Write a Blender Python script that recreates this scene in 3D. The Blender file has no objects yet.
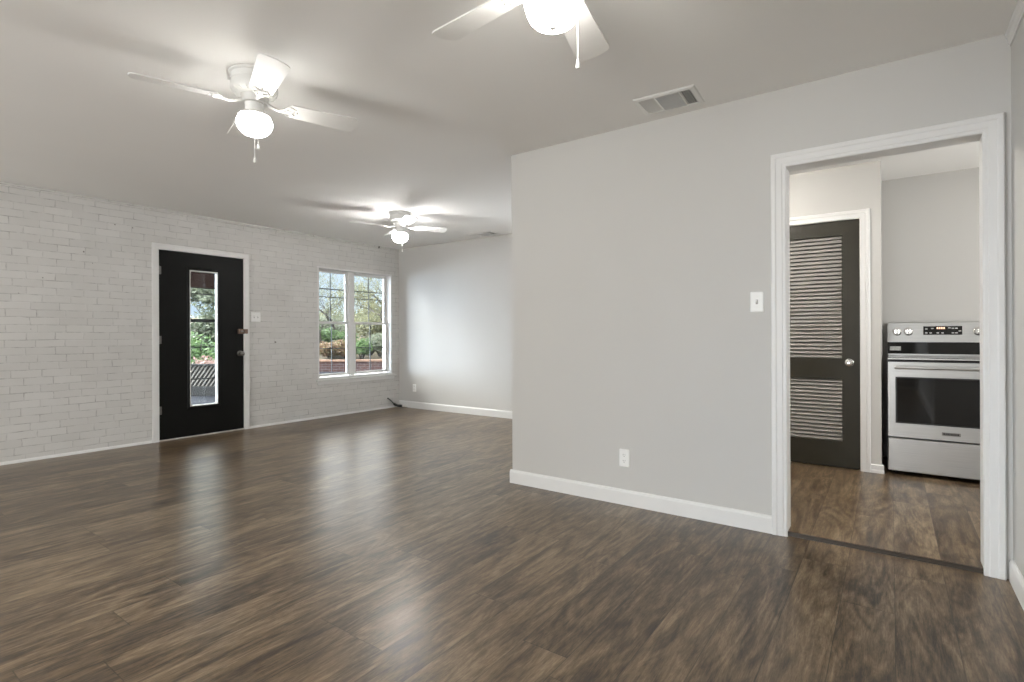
import bpy, bmesh, math, random
from mathutils import Vector, Matrix

scene = bpy.context.scene
COL = scene.collection
PI = math.pi

# ------------------------------------------------------------------ camera
TH = 0.62128          # heading of the view, measured from +X (along the brick wall)
ROLL = -0.00396
CAM_H = 1.10
F_PX = 529.08
cam_data = bpy.data.cameras.new('camera')
cam_data.sensor_width = 36.0
cam_data.lens = F_PX / 1024 * 36.0
cam_data.shift_y = -(341.0 - 335.2) / 1024
cam_data.clip_start = 0.05
cam_data.clip_end = 300
cam = bpy.data.objects.new('camera', cam_data)
COL.objects.link(cam)
_f = Vector((math.cos(TH), math.sin(TH), 0))
_r = Vector((math.sin(TH), -math.cos(TH), 0))
_z = Vector((0, 0, 1))
_cr = _r * math.cos(ROLL) + _z * math.sin(ROLL)
_cu = -_r * math.sin(ROLL) + _z * math.cos(ROLL)
cam.matrix_world = Matrix(((_cr.x, _cu.x, -_f.x, 0), (_cr.y, _cu.y, -_f.y, 0), (_cr.z, _cu.z, -_f.z, CAM_H), (0, 0, 0, 1)))
scene.camera = cam

# ------------------------------------------------------------------ sky, sun, fill lights, exposure
world = bpy.data.worlds.new('sky')
scene.world = world
world.use_nodes = True
_bg = world.node_tree.nodes['Background']
_bg.inputs['Color'].default_value = (0.70, 0.83, 1.0, 1)
# hazy sky: pale blue low down, brighter with height, and a broad bright lobe added out of view to light the far wall
_wt = world.node_tree


def _wn(typ, op=None, a=None, b=None, c=None):
    nd = _wt.nodes.new(typ)
    if op: nd.operation = op
    for i, x in enumerate((a, b, c)):
        if x is None: continue
        if hasattr(x, 'links'): _wt.links.new(x, nd.inputs[i])
        else: nd.inputs[i].default_value = x
    return nd


def _smooth(x, lo, hi, k):
    nd = _wt.nodes.new('ShaderNodeMapRange')
    nd.interpolation_type = 'SMOOTHSTEP'
    _wt.links.new(x, nd.inputs[0])
    for i, v in ((1, lo), (2, hi), (3, 0.0), (4, k)):
        nd.inputs[i].default_value = v
    return nd.outputs[0]


SKY_LOW, SKY_HIGH, SKY_FILL = 1.1, 4.5, 30.0
_gen = _wt.nodes.new('ShaderNodeTexCoord').outputs['Generated']
_az, _el = math.radians(124), math.radians(24)
_dot = _wn('ShaderNodeVectorMath', 'DOT_PRODUCT', _gen, (math.cos(_az) * math.cos(_el), math.sin(_az) * math.cos(_el), math.sin(_el))).outputs['Value']
_sep = _wn('ShaderNodeSeparateXYZ', None, _gen).outputs[2]
_fill = _smooth(_dot, 0.74, 0.92, SKY_FILL)
_hi = _smooth(_sep, 0.13, 0.36, SKY_HIGH)
_sum = _wn('ShaderNodeMath', 'ADD', _wn('ShaderNodeMath', 'ADD', _fill, _hi).outputs[0], SKY_LOW).outputs[0]
_wt.links.new(_sum, _bg.inputs['Strength'])
_mxc = _wt.nodes.new('ShaderNodeMix')
_mxc.data_type = 'RGBA'
_wt.links.new(_smooth(_sep, 0.10, 0.30, 1.0), _mxc.inputs[0])
_mxc.inputs[6].default_value = (0.70, 0.83, 1.0, 1)
_mxc.inputs[7].default_value = (1.0, 0.99, 0.97, 1)
_wt.links.new(_mxc.outputs[2], _bg.inputs['Color'])

sun_d = bpy.data.lights.new('sun', 'SUN')
sun_d.energy = 4.0
sun_d.angle = math.radians(0.6)
sun_d.color = (1.0, 0.93, 0.82)
sun = bpy.data.objects.new('sun', sun_d)
COL.objects.link(sun)
sun.rotation_euler = Vector((-0.35, 0.62, -0.70)).to_track_quat('-Z', 'Y').to_euler()


def area(name, loc, direction, sx, sy, power, color):
    d = bpy.data.lights.new(name, 'AREA')
    d.shape = 'RECTANGLE'
    d.size, d.size_y = sx, sy
    d.energy = power
    d.color = color
    o = bpy.data.objects.new(name, d)
    o.location = loc
    o.rotation_euler = Vector(direction).to_track_quat('-Z', 'Y').to_euler()
    COL.objects.link(o)
    return o


REAR_X = -3.5
XK_ = 5.67
# added fill lights at the two unseen windows behind the camera
area('rear_window_fill', (REAR_X + 0.03, 1.05, 1.3), (1, 0, 0.32), 1.7, 1.7, 80, (1.0, 0.993, 0.98))
area('rear_window_fill', (REAR_X + 0.03, 4.25, 1.3), (1, 0, 0.32), 1.7, 1.7, 134, (1.0, 0.993, 0.98))

# added fill light at the far wall's made-up window, out of sight behind the partition
area('far_window_fill', (XK_ - 0.03, 3.05, 1.35), (-1, 0.50, 0.05), 1.1, 1.5, 16, (0.98, 0.99, 1.0))
# added fill light for recess and floor, at the made-up kitchen window
area('kitchen_window_fill', (4.35, -1.96, 1.55), (0, 1, 0), 1.1, 1.0, 31, (1.0, 0.985, 0.96))

scene.view_settings.view_transform = 'Standard'
scene.view_settings.look = 'None'
scene.view_settings.gamma = 1.0
scene.view_settings.exposure = 0.09
scene.view_settings.use_curve_mapping = False
try:
    scene.cycles.use_denoising = True
    scene.cycles.max_bounces = 10
    scene.cycles.diffuse_bounces = 6
    scene.cycles.transparent_max_bounces = 12
    scene.cycles.sample_clamp_indirect = 6.0
    scene.cycles.caustics_reflective = False
    scene.cycles.caustics_refractive = False
except Exception:
    pass

# ------------------------------------------------------------------ dimensions (metres, camera above the origin)
YB = 6.223            # face of the brick wall
XP = 3.213            # face of the partition with the kitchen doorway
XPB = 3.330           # kitchen side of that partition
YC = 2.30             # end of the partition
XK = 5.67             # far wall
YR = -0.44            # right wall
H = 2.44
KZ = 0.02             # kitchen floor level
PX = 4.99             # pantry front
PY = 0.06             # pantry side


# ------------------------------------------------------------------ helpers
def tag(o, label=None, cat=None, group=None, kind=None):
    if label: o['label'] = label
    if cat: o['category'] = cat
    if group: o['group'] = group
    if kind: o['kind'] = kind
    return o


def thing(name, label, cat, loc=(0, 0, 0), rotz=0.0, group=None, kind=None):
    o = bpy.data.objects.new(name, None)
    o.empty_display_size = 0.05
    o.location = loc
    o.rotation_euler = (0, 0, rotz)
    COL.objects.link(o)
    return tag(o, label, cat, group, kind)


def obj(name, bm, mat, parent=None, smooth=False, loc=None):
    me = bpy.data.meshes.new(name)
    bmesh.ops.recalc_face_normals(bm, faces=bm.faces[:])
    bm.to_mesh(me)
    bm.free()
    mats = mat if isinstance(mat, (list, tuple)) else [mat]
    for m in mats:
        me.materials.append(m)
    if smooth:
        for p in me.polygons:
            p.use_smooth = True
        try:
            me.set_sharp_from_angle(angle=math.radians(38))
        except Exception:
            pass
    o = bpy.data.objects.new(name, me)
    COL.objects.link(o)
    if parent is not None:
        o.parent = parent
    if loc is not None:
        o.location = loc
    return o


def struct(name, bm, mat, label, cat, parent=None, smooth=False):
    o = obj(name, bm, mat, parent, smooth)
    return tag(o, label, cat, None, 'structure')


def box(bm, x0, x1, y0, y1, z0, z1, bev=0.0, seg=2, mat_index=0):
    if x0 > x1: x0, x1 = x1, x0
    if y0 > y1: y0, y1 = y1, y0
    if z0 > z1: z0, z1 = z1, z0
    vs = [bm.verts.new((x, y, z)) for x in (x0, x1) for y in (y0, y1) for z in (z0, z1)]
    quads = [(0, 1, 3, 2), (4, 6, 7, 5), (0, 4, 5, 1), (2, 3, 7, 6), (0, 2, 6, 4), (1, 5, 7, 3)]
    fs = [bm.faces.new([vs[i] for i in q]) for q in quads]
    for f in fs:
        f.material_index = mat_index
    if bev > 0:
        es = list({e for f in fs for e in f.edges})
        bmesh.ops.bevel(bm, geom=es, offset=bev, segments=seg, affect='EDGES', profile=0.5)
    return vs


def boxbm(*a, **k):
    bm = bmesh.new()
    box(bm, *a, **k)
    return bm


def prism(bm, pts, ext0, ext1, axis='z', mp=None):
    """pts: 2D outline, extruded between ext0 and ext1; mp maps (a, b, e) to xyz."""
    if mp is None:
        mp = {'z': lambda a, b, e: (a, b, e), 'x': lambda a, b, e: (e, a, b), 'y': lambda a, b, e: (a, e, b)}[axis]
    lo = [bm.verts.new(mp(a, b, ext0)) for a, b in pts]
    hi = [bm.verts.new(mp(a, b, ext1)) for a, b in pts]
    n = len(pts)
    bm.faces.new(lo[::-1])
    bm.faces.new(hi)
    for i in range(n):
        j = (i + 1) % n
        bm.faces.new((lo[i], lo[j], hi[j], hi[i]))


def lathe(bm, prof, c=(0, 0, 0), seg=36, axis='z', ang0=0.0):
    """prof: list of (r, h) along the axis."""
    def mp(r, h, a):
        ca, sa = math.cos(a) * r, math.sin(a) * r
        if axis == 'z': return (c[0] + ca, c[1] + sa, c[2] + h)
        if axis == 'x': return (c[0] + h, c[1] + ca, c[2] + sa)
        return (c[0] + ca, c[1] + h, c[2] + sa)
    rings = []
    for r, h in prof:
        if r < 1e-5:
            rings.append([bm.verts.new(mp(0, h, 0))])
        else:
            rings.append([bm.verts.new(mp(r, h, ang0 + 2 * PI * k / seg)) for k in range(seg)])
    for a, b in zip(rings, rings[1:]):
        for k in range(seg):
            k2 = (k + 1) % seg
            if len(a) == 1 and len(b) == 1:
                continue
            if len(a) == 1:
                bm.faces.new((a[0], b[k], b[k2]))
            elif len(b) == 1:
                bm.faces.new((a[k], a[k2], b[0]))
            else:
                bm.faces.new((a[k], a[k2], b[k2], b[k]))


def tube(bm, pts, rad, seg=8, cap=True):
    pts = [Vector(p) for p in pts]
    rads = rad if isinstance(rad, (list, tuple)) else [rad] * len(pts)
    rings = []
    up = None
    for i, p in enumerate(pts):
        if i == 0: d = pts[1] - p
        elif i == len(pts) - 1: d = p - pts[-2]
        else: d = pts[i + 1] - pts[i - 1]
        d.normalize()
        if up is None:
            up = Vector((0, 0, 1)) if abs(d.z) < 0.9 else Vector((1, 0, 0))
        s = d.cross(up)
        if s.length < 1e-4:
            s = d.orthogonal()
        s.normalize()
        up = s.cross(d).normalized()
        rings.append([bm.verts.new(p + (s * math.cos(2 * PI * k / seg) + up * math.sin(2 * PI * k / seg)) * rads[i]) for k in range(seg)])
    for a, b in zip(rings, rings[1:]):
        for k in range(seg):
            bm.faces.new((a[k], a[(k + 1) % seg], b[(k + 1) % seg], b[k]))
    if cap:
        bm.faces.new(rings[0][::-1])
        bm.faces.new(rings[-1])


def frame_sweep(bm, s0, s1, z0, z1, prof, mp, closed=True):
    """Mitred moulding round the rectangle (s0..s1, z0..z1). prof = [(outward offset, proud)].
    mp(s, z, proud) -> xyz.  closed=False leaves the bottom open (a door casing)."""
    loops = []
    for o, p in prof:
        if closed:
            loops.append([bm.verts.new(mp(s, z, p)) for s, z in ((s0 - o, z0 - o), (s0 - o, z1 + o), (s1 + o, z1 + o), (s1 + o, z0 - o))])
        else:
            loops.append([bm.verts.new(mp(s, z, p)) for s, z in ((s0 - o, z0), (s0 - o, z1 + o), (s1 + o, z1 + o), (s1 + o, z0))])
    n = len(loops)
    for i in range(n):
        a, b = loops[i], loops[(i + 1) % n]
        for k in range(4 if closed else 3):
            k2 = (k + 1) % 4
            bm.faces.new((a[k], a[k2], b[k2], b[k]))
    if not closed:
        bm.faces.new([l[0] for l in loops])
        bm.faces.new([l[3] for l in loops][::-1])


def panel(bm, s0, s1, z0, z1, e0, e1, holes, mp):
    """A slab (s, z) of thickness e0..e1 with rectangular holes; one clean shell."""
    ss = sorted({s0, s1, *[h[0] for h in holes], *[h[1] for h in holes]})
    zs = sorted({z0, z1, *[h[2] for h in holes], *[h[3] for h in holes]})
    ss = [s for s in ss if s0 - 1e-6 <= s <= s1 + 1e-6]
    zs = [z for z in zs if z0 - 1e-6 <= z <= z1 + 1e-6]
    def filled(i, j):
        if i < 0 or j < 0 or i >= len(ss) - 1 or j >= len(zs) - 1: return False
        cs, cz = (ss[i] + ss[i + 1]) / 2, (zs[j] + zs[j + 1]) / 2
        return not any(h[0] < cs < h[1] and h[2] < cz < h[3] for h in holes)
    cache = {}
    def v(i, j, e):
        k = (i, j, e)
        if k not in cache:
            cache[k] = bm.verts.new(mp(ss[i], zs[j], e))
        return cache[k]
    for i in range(len(ss) - 1):
        for j in range(len(zs) - 1):
            if not filled(i, j): continue
            for e in (e0, e1):
                bm.faces.new((v(i, j, e), v(i + 1, j, e), v(i + 1, j + 1, e), v(i, j + 1, e)))
            for (di, dj, a, b) in ((-1, 0, (i, j), (i, j + 1)), (1, 0, (i + 1, j), (i + 1, j + 1)), (0, -1, (i, j), (i + 1, j)), (0, 1, (i, j + 1), (i + 1, j + 1))):
                if not filled(i + di, j + dj):
                    bm.faces.new((v(*a, e0), v(*b, e0), v(*b, e1), v(*a, e1)))


MPX = lambda s, z, e: (e, s, z)      # plane across X: s = Y
MPY = lambda s, z, e: (s, e, z)      # plane across Y: s = X


# ------------------------------------------------------------------ materials
def srgb(r, g, b):
    def c(u):
        u /= 255.0
        return u / 12.92 if u <= 0.04045 else ((u + 0.055) / 1.055) ** 2.4
    return (c(r), c(g), c(b), 1.0)


class NT:
    def __init__(self, name):
        self.m = bpy.data.materials.new(name)
        self.m.use_nodes = True
        self.t = self.m.node_tree
        self.bsdf = self.t.nodes['Principled BSDF']
        self.out = self.t.nodes['Material Output']

    def n(self, typ, **kw):
        nd = self.t.nodes.new(typ)
        for k, v in kw.items():
            setattr(nd, k, v)
        return nd

    def l(self, a, b):
        self.t.links.new(a, b)

    def math(self, op, a, b=None, c=None):
        nd = self.n('ShaderNodeMath', operation=op)
        for i, x in enumerate((a, b, c)):
            if x is None: continue
            if isinstance(x, (int, float)): nd.inputs[i].default_value = x
            else: self.l(x, nd.inputs[i])
        return nd.outputs[0]

    def coord(self, kind='Object'):
        return self.n('ShaderNodeTexCoord').outputs[kind]

    def noise(self, vec, scale, detail=4, rough=0.55, dist=0.0):
        nd = self.n('ShaderNodeTexNoise')
        nd.inputs['Scale'].default_value = scale
        nd.inputs['Detail'].default_value = detail
        nd.inputs['Roughness'].default_value = rough
        nd.inputs['Distortion'].default_value = dist
        if vec is not None: self.l(vec, nd.inputs['Vector'])
        return nd.outputs['Fac']

    def ramp(self, fac, stops):
        nd = self.n('ShaderNodeValToRGB')
        els = nd.color_ramp.elements
        while len(els) < len(stops): els.new(0.5)
        for e, (p, c) in zip(els, stops):
            e.position = p
            e.color = c
        self.l(fac, nd.inputs['Fac'])
        return nd.outputs['Color']

    def mix(self, fac, a, b, blend='MIX'):
        nd = self.n('ShaderNodeMix', data_type='RGBA', blend_type=blend)
        for sock, x in ((nd.inputs[0], fac), (nd.inputs[6], a), (nd.inputs[7], b)):
            if isinstance(x, (int, float, tuple)): sock.default_value = x
            else: self.l(x, sock)
        return nd.outputs[2]

    def bump(self, height, strength=0.1, dist=0.01):
        nd = self.n('ShaderNodeBump')
        nd.inputs['Strength'].default_value = strength
        nd.inputs['Distance'].default_value = dist
        self.l(height, nd.inputs['Height'])
        self.l(nd.outputs['Normal'], self.bsdf.inputs['Normal'])

    def set(self, **kw):
        for k, v in kw.items():
            self.bsdf.inputs[k.replace('_', ' ')].default_value = v


def paint(name, col, rough=0.5, var=0.04, scale=6.0, bump=0.0, bscale=180.0, metallic=0.0, spec=0.5):
    w = NT(name)
    v = w.coord()
    nz = w.noise(v, scale, 3)
    lo = tuple(c * (1 - var) for c in col[:3]) + (1,)
    hi = tuple(min(1, c * (1 + var)) for c in col[:3]) + (1,)
    w.l(w.ramp(nz, [(0.3, lo), (0.7, hi)]), w.bsdf.inputs['Base Color'])
    w.set(Roughness=rough, Metallic=metallic)
    w.bsdf.inputs['Specular IOR Level'].default_value = spec
    if bump > 0:
        w.bump(w.noise(v, bscale, 2), bump, 0.003)
    return w.m


M = {}
M['wall'] = paint('wall_paint', (0.545, 0.535, 0.512, 1), 0.62, 0.015, 1.2, 0.06, 220, spec=0.3)
M['ceiling'] = paint('ceiling_paint', (0.86, 0.85, 0.825, 1), 0.8, 0.015, 0.8, 0.10, 120, spec=0.2)
M['trim'] = paint('white_trim_paint', (0.72, 0.715, 0.70, 1), 0.38, 0.02, 5)
M['white'] = paint('white_enamel', (0.80, 0.795, 0.77, 1), 0.35, 0.015, 8)
M['blade'] = paint('white_fan_blade', (0.82, 0.81, 0.785, 1), 0.45, 0.02, 14)
M['plastic'] = paint('white_switch_plastic', (0.82, 0.82, 0.80, 1), 0.3, 0.01, 20)
M['slot'] = paint('dark_slot', (0.02, 0.02, 0.02, 1), 0.6, 0.1, 30)
M['toggle'] = paint('grey_toggle', (0.30, 0.29, 0.28, 1), 0.4, 0.05, 30)
M['duct'] = paint('dark_duct', (0.05, 0.05, 0.048, 1), 0.7, 0.1, 8)
M['door'] = paint('black_door_paint', (0.006, 0.006, 0.0052, 1), 0.45, 0.15, 4, 0.05, 90, spec=0.12)
M['bronze'] = paint('aged_bronze_metal', (0.16, 0.11, 0.085, 1), 0.4, 0.2, 40, metallic=0.9)
M['nickel'] = paint('dark_nickel', (0.22, 0.21, 0.20, 1), 0.28, 0.1, 40, metallic=1.0)
M['chrome'] = paint('bright_chrome', (0.72, 0.71, 0.69, 1), 0.22, 0.05, 40, metallic=1.0)
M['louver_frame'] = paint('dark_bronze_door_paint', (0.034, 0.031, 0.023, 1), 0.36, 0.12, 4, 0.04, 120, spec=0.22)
M['slat'] = paint('grey_brown_slats', (0.26, 0.25, 0.23, 1), 0.55, 0.06, 9, spec=0.15)  # slats lighter than the door frame
M['black_plastic'] = paint('black_plastic', (0.012, 0.012, 0.012, 1), 0.35, 0.1, 20)
M['black_glass'] = paint('black_oven_glass', (0.006, 0.006, 0.006, 1), 0.05, 0.1, 5)
M['muntin'] = paint('dark_grille_bar', (0.035, 0.038, 0.042, 1), 0.5, 0.1, 20)
M['concrete'] = paint('blue_grey_patio_concrete', (0.020, 0.0215, 0.028, 1), 0.9, 0.15, 2.5, 0.2, 60, spec=0.05)  # darkened evenly to stand in for porch shade
M['soil'] = paint('leaf_litter_soil', (0.075, 0.06, 0.035, 1), 0.95, 0.45, 5, 0.4, 30)
M['bark'] = paint('grey_brown_bark', (0.035, 0.03, 0.026, 1), 0.9, 0.3, 9, 0.4, 40)
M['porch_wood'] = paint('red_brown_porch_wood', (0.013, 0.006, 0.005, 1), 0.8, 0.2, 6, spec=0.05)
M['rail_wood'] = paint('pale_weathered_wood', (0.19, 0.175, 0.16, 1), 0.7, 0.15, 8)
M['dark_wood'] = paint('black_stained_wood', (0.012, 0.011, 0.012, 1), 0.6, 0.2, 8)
M['cable_black'] = paint('black_cable_rubber', (0.018, 0.02, 0.018, 1), 0.5, 0.2, 30)
M['cable_white'] = paint('white_cable_rubber', (0.7, 0.68, 0.64, 1), 0.5, 0.05, 30)
M['exterior'] = paint('house_siding', (0.55, 0.53, 0.5, 1), 0.8, 0.05, 3)
M['sticker'] = paint('pale_sticker', (0.5, 0.5, 0.47, 1), 0.5, 0.2, 60)
M['icon'] = paint('pale_icon_print', (0.55, 0.55, 0.53, 1), 0.5, 0.05, 30)


def mat_steel():
    w = NT('brushed_stainless_steel')
    v = w.coord()
    mp = w.n('ShaderNodeMapping')
    mp.inputs['Scale'].default_value = (1, 1.2, 160)
    w.l(v, mp.inputs['Vector'])
    nz = w.noise(mp.outputs[0], 3, 3)
    w.l(w.ramp(nz, [(0.3, (0.43, 0.43, 0.425, 1)), (0.7, (0.52, 0.52, 0.512, 1))]), w.bsdf.inputs['Base Color'])
    rr = w.n('ShaderNodeMapRange')
    rr.inputs[3].default_value, rr.inputs[4].default_value = 0.30, 0.42
    w.l(nz, rr.inputs[0])
    w.l(rr.outputs[0], w.bsdf.inputs['Roughness'])
    w.set(Metallic=0.85)
    return w.m


M['steel'] = mat_steel()


def mat_brick_paint():
    w = NT('white_painted_brick')
    v = w.coord()
    sx = w.n('ShaderNodeSeparateXYZ')
    w.l(v, sx.inputs[0])
    # a little wander in the courses
    wob = w.noise(v, 5.0, 2)
    wz = w.math('ADD', sx.outputs[2], w.math('MULTIPLY', w.math('SUBTRACT', wob, 0.5), 0.014))
    wx = w.math('ADD', sx.outputs[0], w.math('MULTIPLY', w.math('SUBTRACT', w.noise(v, 7.0, 2), 0.5), 0.02))
    rown = w.n('ShaderNodeTexWhiteNoise', noise_dimensions='1D')
    w.l(w.math('FLOOR', w.math('DIVIDE', wz, 0.0672)), rown.inputs['W'])
    wx = w.math('ADD', wx, w.math('MULTIPLY', rown.outputs['Value'], 0.07))
    cb = w.n('ShaderNodeCombineXYZ')
    w.l(wx, cb.inputs[0])
    w.l(wz, cb.inputs[1])
    br = w.n('ShaderNodeTexBrick')
    br.offset = 0.5
    w.l(cb.outputs[0], br.inputs['Vector'])
    br.inputs['Scale'].default_value = 1.0
    br.inputs['Brick Width'].default_value = 0.205
    br.inputs['Row Height'].default_value = 0.0672
    br.inputs['Mortar Size'].default_value = 0.0045
    br.inputs['Mortar Smooth'].default_value = 0.4
    br.inputs['Bias'].default_value = 0.0
    br.inputs['Color1'].default_value = (0.585, 0.575, 0.553, 1)
    br.inputs['Color2'].default_value = (0.625, 0.615, 0.592, 1)
    br.inputs['Mortar'].default_value = (0.58, 0.57, 0.55, 1)
    # patchy joint grime, darkened further in place of shade the bump lacks
    grime_shade = w.n('ShaderNodeMapRange')
    w.l(w.noise(v, 9.0, 5, 0.7), grime_shade.inputs[0])
    grime_shade.inputs[1].default_value, grime_shade.inputs[2].default_value = 0.44, 0.72
    fac = w.math('MULTIPLY', br.outputs['Fac'], grime_shade.outputs[0])
    fac = w.math('MULTIPLY', fac, 0.72)
    col = w.mix(fac, br.outputs['Color'], (0.17, 0.16, 0.15, 1))
    big = w.ramp(w.noise(v, 2.2, 4, 0.6), [(0.3, (0.95, 0.95, 0.945, 1)), (0.7, (1.03, 1.03, 1.03, 1))])
    col = w.mix(1.0, col, big, 'MULTIPLY')
    # a few dark nicks
    nick = w.n('ShaderNodeMapRange')
    w.l(w.noise(v, 13.0, 2), nick.inputs[0])
    nick.inputs[1].default_value, nick.inputs[2].default_value = 0.745, 0.775
    col = w.mix(nick.outputs[0], col, (0.10, 0.09, 0.08, 1))
    w.l(col, w.bsdf.inputs['Base Color'])
    w.set(Roughness=0.55)
    w.bsdf.inputs['Specular IOR Level'].default_value = 0.3
    h = w.math('ADD', w.math('MULTIPLY', br.outputs['Fac'], -1.0), w.math('MULTIPLY', w.noise(v, 45, 4), 0.35))
    w.bump(h, 0.42, 0.004)
    return w.m


M['brick'] = mat_brick_paint()


def mat_garden_brick():
    w = NT('red_garden_brick')
    v = w.coord()
    sx = w.n('ShaderNodeSeparateXYZ')
    w.l(v, sx.inputs[0])
    cb = w.n('ShaderNodeCombineXYZ')
    w.l(sx.outputs[0], cb.inputs[0])
    w.l(sx.outputs[2], cb.inputs[1])
    br = w.n('ShaderNodeTexBrick')
    w.l(cb.outputs[0], br.inputs['Vector'])
    br.inputs['Scale'].default_value = 1.0
    br.inputs['Brick Width'].default_value = 0.24
    br.inputs['Row Height'].default_value = 0.085
    br.inputs['Mortar Size'].default_value = 0.008
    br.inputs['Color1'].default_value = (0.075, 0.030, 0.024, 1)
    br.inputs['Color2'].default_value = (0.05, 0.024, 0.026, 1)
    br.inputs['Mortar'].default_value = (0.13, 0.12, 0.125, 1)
    w.l(br.outputs['Color'], w.bsdf.inputs['Base Color'])
    w.set(Roughness=0.9)
    w.bump(br.outputs['Fac'], -0.5, 0.006)
    return w.m


M['garden_brick'] = mat_garden_brick()


def mat_planks():
    w = NT('brown_oak_vinyl_planks')
    W, L = 0.182, 1.22
    v = w.coord()
    sx = w.n('ShaderNodeSeparateXYZ')
    w.l(v, sx.inputs[0])
    X, Y = sx.outputs[0], sx.outputs[1]
    ys = w.math('DIVIDE', w.math('ADD', Y, 20.03), W)
    row = w.math('FLOOR', ys)
    wn = w.n('ShaderNodeTexWhiteNoise', noise_dimensions='1D')
    w.l(row, wn.inputs['W'])
    xs = w.math('ADD', w.math('DIVIDE', w.math('ADD', X, 20.0), L), w.math('MULTIPLY', wn.outputs['Value'], 3.0))
    colm = w.math('FLOOR', xs)
    cid = w.n('ShaderNodeCombineXYZ')
    w.l(row, cid.inputs[0])
    w.l(colm, cid.inputs[1])
    wid = w.n('ShaderNodeTexWhiteNoise', noise_dimensions='2D')
    w.l(cid.outputs[0], wid.inputs['Vector'])
    rid = wid.outputs['Value']
    # grain space: stretched along X, shifted for every plank
    def gvec(ax, ay, k):
        c = w.n('ShaderNodeCombineXYZ')
        w.l(w.math('ADD', w.math('MULTIPLY', X, ax), w.math('MULTIPLY', rid, 41.0 * k)), c.inputs[0])
        w.l(w.math('ADD', w.math('MULTIPLY', Y, ay), w.math('MULTIPLY', rid, 17.0 * k)), c.inputs[1])
        w.l(w.math('MULTIPLY', rid, 9.0), c.inputs[2])
        return c.outputs[0]
    broad = w.noise(gvec(2.0, 8.0, 1.0), 1.0, 8, 0.68, 1.5)
    streak = w.noise(gvec(4.5, 46.0, 1.7), 1.0, 6, 0.74, 0.8)
    fine = w.noise(gvec(22.0, 210.0, 0.6), 1.0, 4, 0.75, 0.3)
    # cathedral rings: contour lines of the broad figure
    ring = w.math('PINGPONG', w.math('MULTIPLY', w.noise(gvec(0.8, 5.0, 2.3), 1.0, 2, 0.5, 0.8), 9.0), 0.5)
    f = w.math('ADD', w.math('MULTIPLY', broad, 0.42), w.math('ADD', w.math('MULTIPLY', streak, 0.32), w.math('MULTIPLY', fine, 0.24)))
    f = w.math('ADD', f, w.math('MULTIPLY', w.math('SUBTRACT', ring, 0.20), 0.13))
    f = w.math('ADD', f, w.math('MULTIPLY', w.math('SUBTRACT', rid, 0.5), 0.065))
    col = w.ramp(f, [(0.365, (0.019, 0.011, 0.0056, 1)), (0.435, (0.058, 0.0365, 0.0205, 1)), (0.50, (0.122, 0.082, 0.046, 1)), (0.56, (0.196, 0.138, 0.082, 1)), (0.65, (0.315, 0.236, 0.152, 1))])
    # seams
    fy = w.math('FRACT', ys)
    fx = w.math('FRACT', xs)
    ey = w.math('MINIMUM', fy, w.math('SUBTRACT', 1.0, fy))
    ex = w.math('MULTIPLY', w.math('MINIMUM', fx, w.math('SUBTRACT', 1.0, fx)), L / W)
    e = w.math('MINIMUM', ex, ey)
    seam = w.n('ShaderNodeMapRange')
    w.l(e, seam.inputs[0])
    seam.inputs[1].default_value, seam.inputs[2].default_value = 0.004, 0.014
    sf = w.math('SUBTRACT', 1.0, seam.outputs[0])
    col = w.mix(w.math('MULTIPLY', sf, 0.6), col, (0.02, 0.014, 0.01, 1))
    w.l(col, w.bsdf.inputs['Base Color'])
    rr = w.n('ShaderNodeMapRange')
    w.l(streak, rr.inputs[0])
    rr.inputs[3].default_value, rr.inputs[4].default_value = 0.26, 0.36
    w.l(rr.outputs[0], w.bsdf.inputs['Roughness'])
    w.bsdf.inputs['Specular IOR Level'].default_value = 0.75
    h = w.math('SUBTRACT', w.math('MULTIPLY', streak, 0.5), w.math('MULTIPLY', sf, 0.8))
    w.bump(h, 0.12, 0.002)
    return w.m


M['planks'] = mat_planks()


def mat_pane(name, tint=(1, 1, 1, 1), gloss=0.06):
    w = NT(name)
    tr = w.n('ShaderNodeBsdfTransparent')
    tr.inputs[0].default_value = tint
    gl = w.n('ShaderNodeBsdfGlossy')
    gl.inputs['Roughness'].default_value = 0.02
    lw = w.n('ShaderNodeFresnel')
    lw.inputs[0].default_value = 1.35
    mx = w.n('ShaderNodeMixShader')
    w.l(lw.outputs[0], mx.inputs[0])
    w.l(tr.outputs[0], mx.inputs[1])
    w.l(gl.outputs[0], mx.inputs[2])
    w.l(mx.outputs[0], w.out.inputs['Surface'])
    return w.m


M['pane'] = mat_pane('window_glass', (0.95, 0.97, 0.97, 1))


def mat_emit(name, col, strength):
    w = NT(name)
    w.bsdf.inputs['Base Color'].default_value = (0.85, 0.85, 0.83, 1)
    w.bsdf.inputs['Emission Color'].default_value = col
    w.bsdf.inputs['Emission Strength'].default_value = strength
    w.set(Roughness=0.3)
    # faint unevenness of opal glass
    v = w.coord()
    rr = w.n('ShaderNodeMapRange')
    w.l(w.noise(v, 12, 2), rr.inputs[0])
    rr.inputs[3].default_value, rr.inputs[4].default_value = strength * 0.96, strength * 1.04
    w.l(rr.outputs[0], w.bsdf.inputs['Emission Strength'])
    return w.m


M['globe_1'] = mat_emit('lit_opal_glass_warm', (1.0, 0.965, 0.91, 1), 40.0)
M['globe_2'] = mat_emit('lit_opal_glass_neutral', (1.0, 0.975, 0.93, 1), 36.0)
M['globe_3'] = mat_emit('lit_opal_glass_cool', (1.0, 0.995, 0.98, 1), 125.0)
M['clock'] = mat_emit('orange_clock_segments', (1.0, 0.42, 0.16, 1), 1.2)


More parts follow.
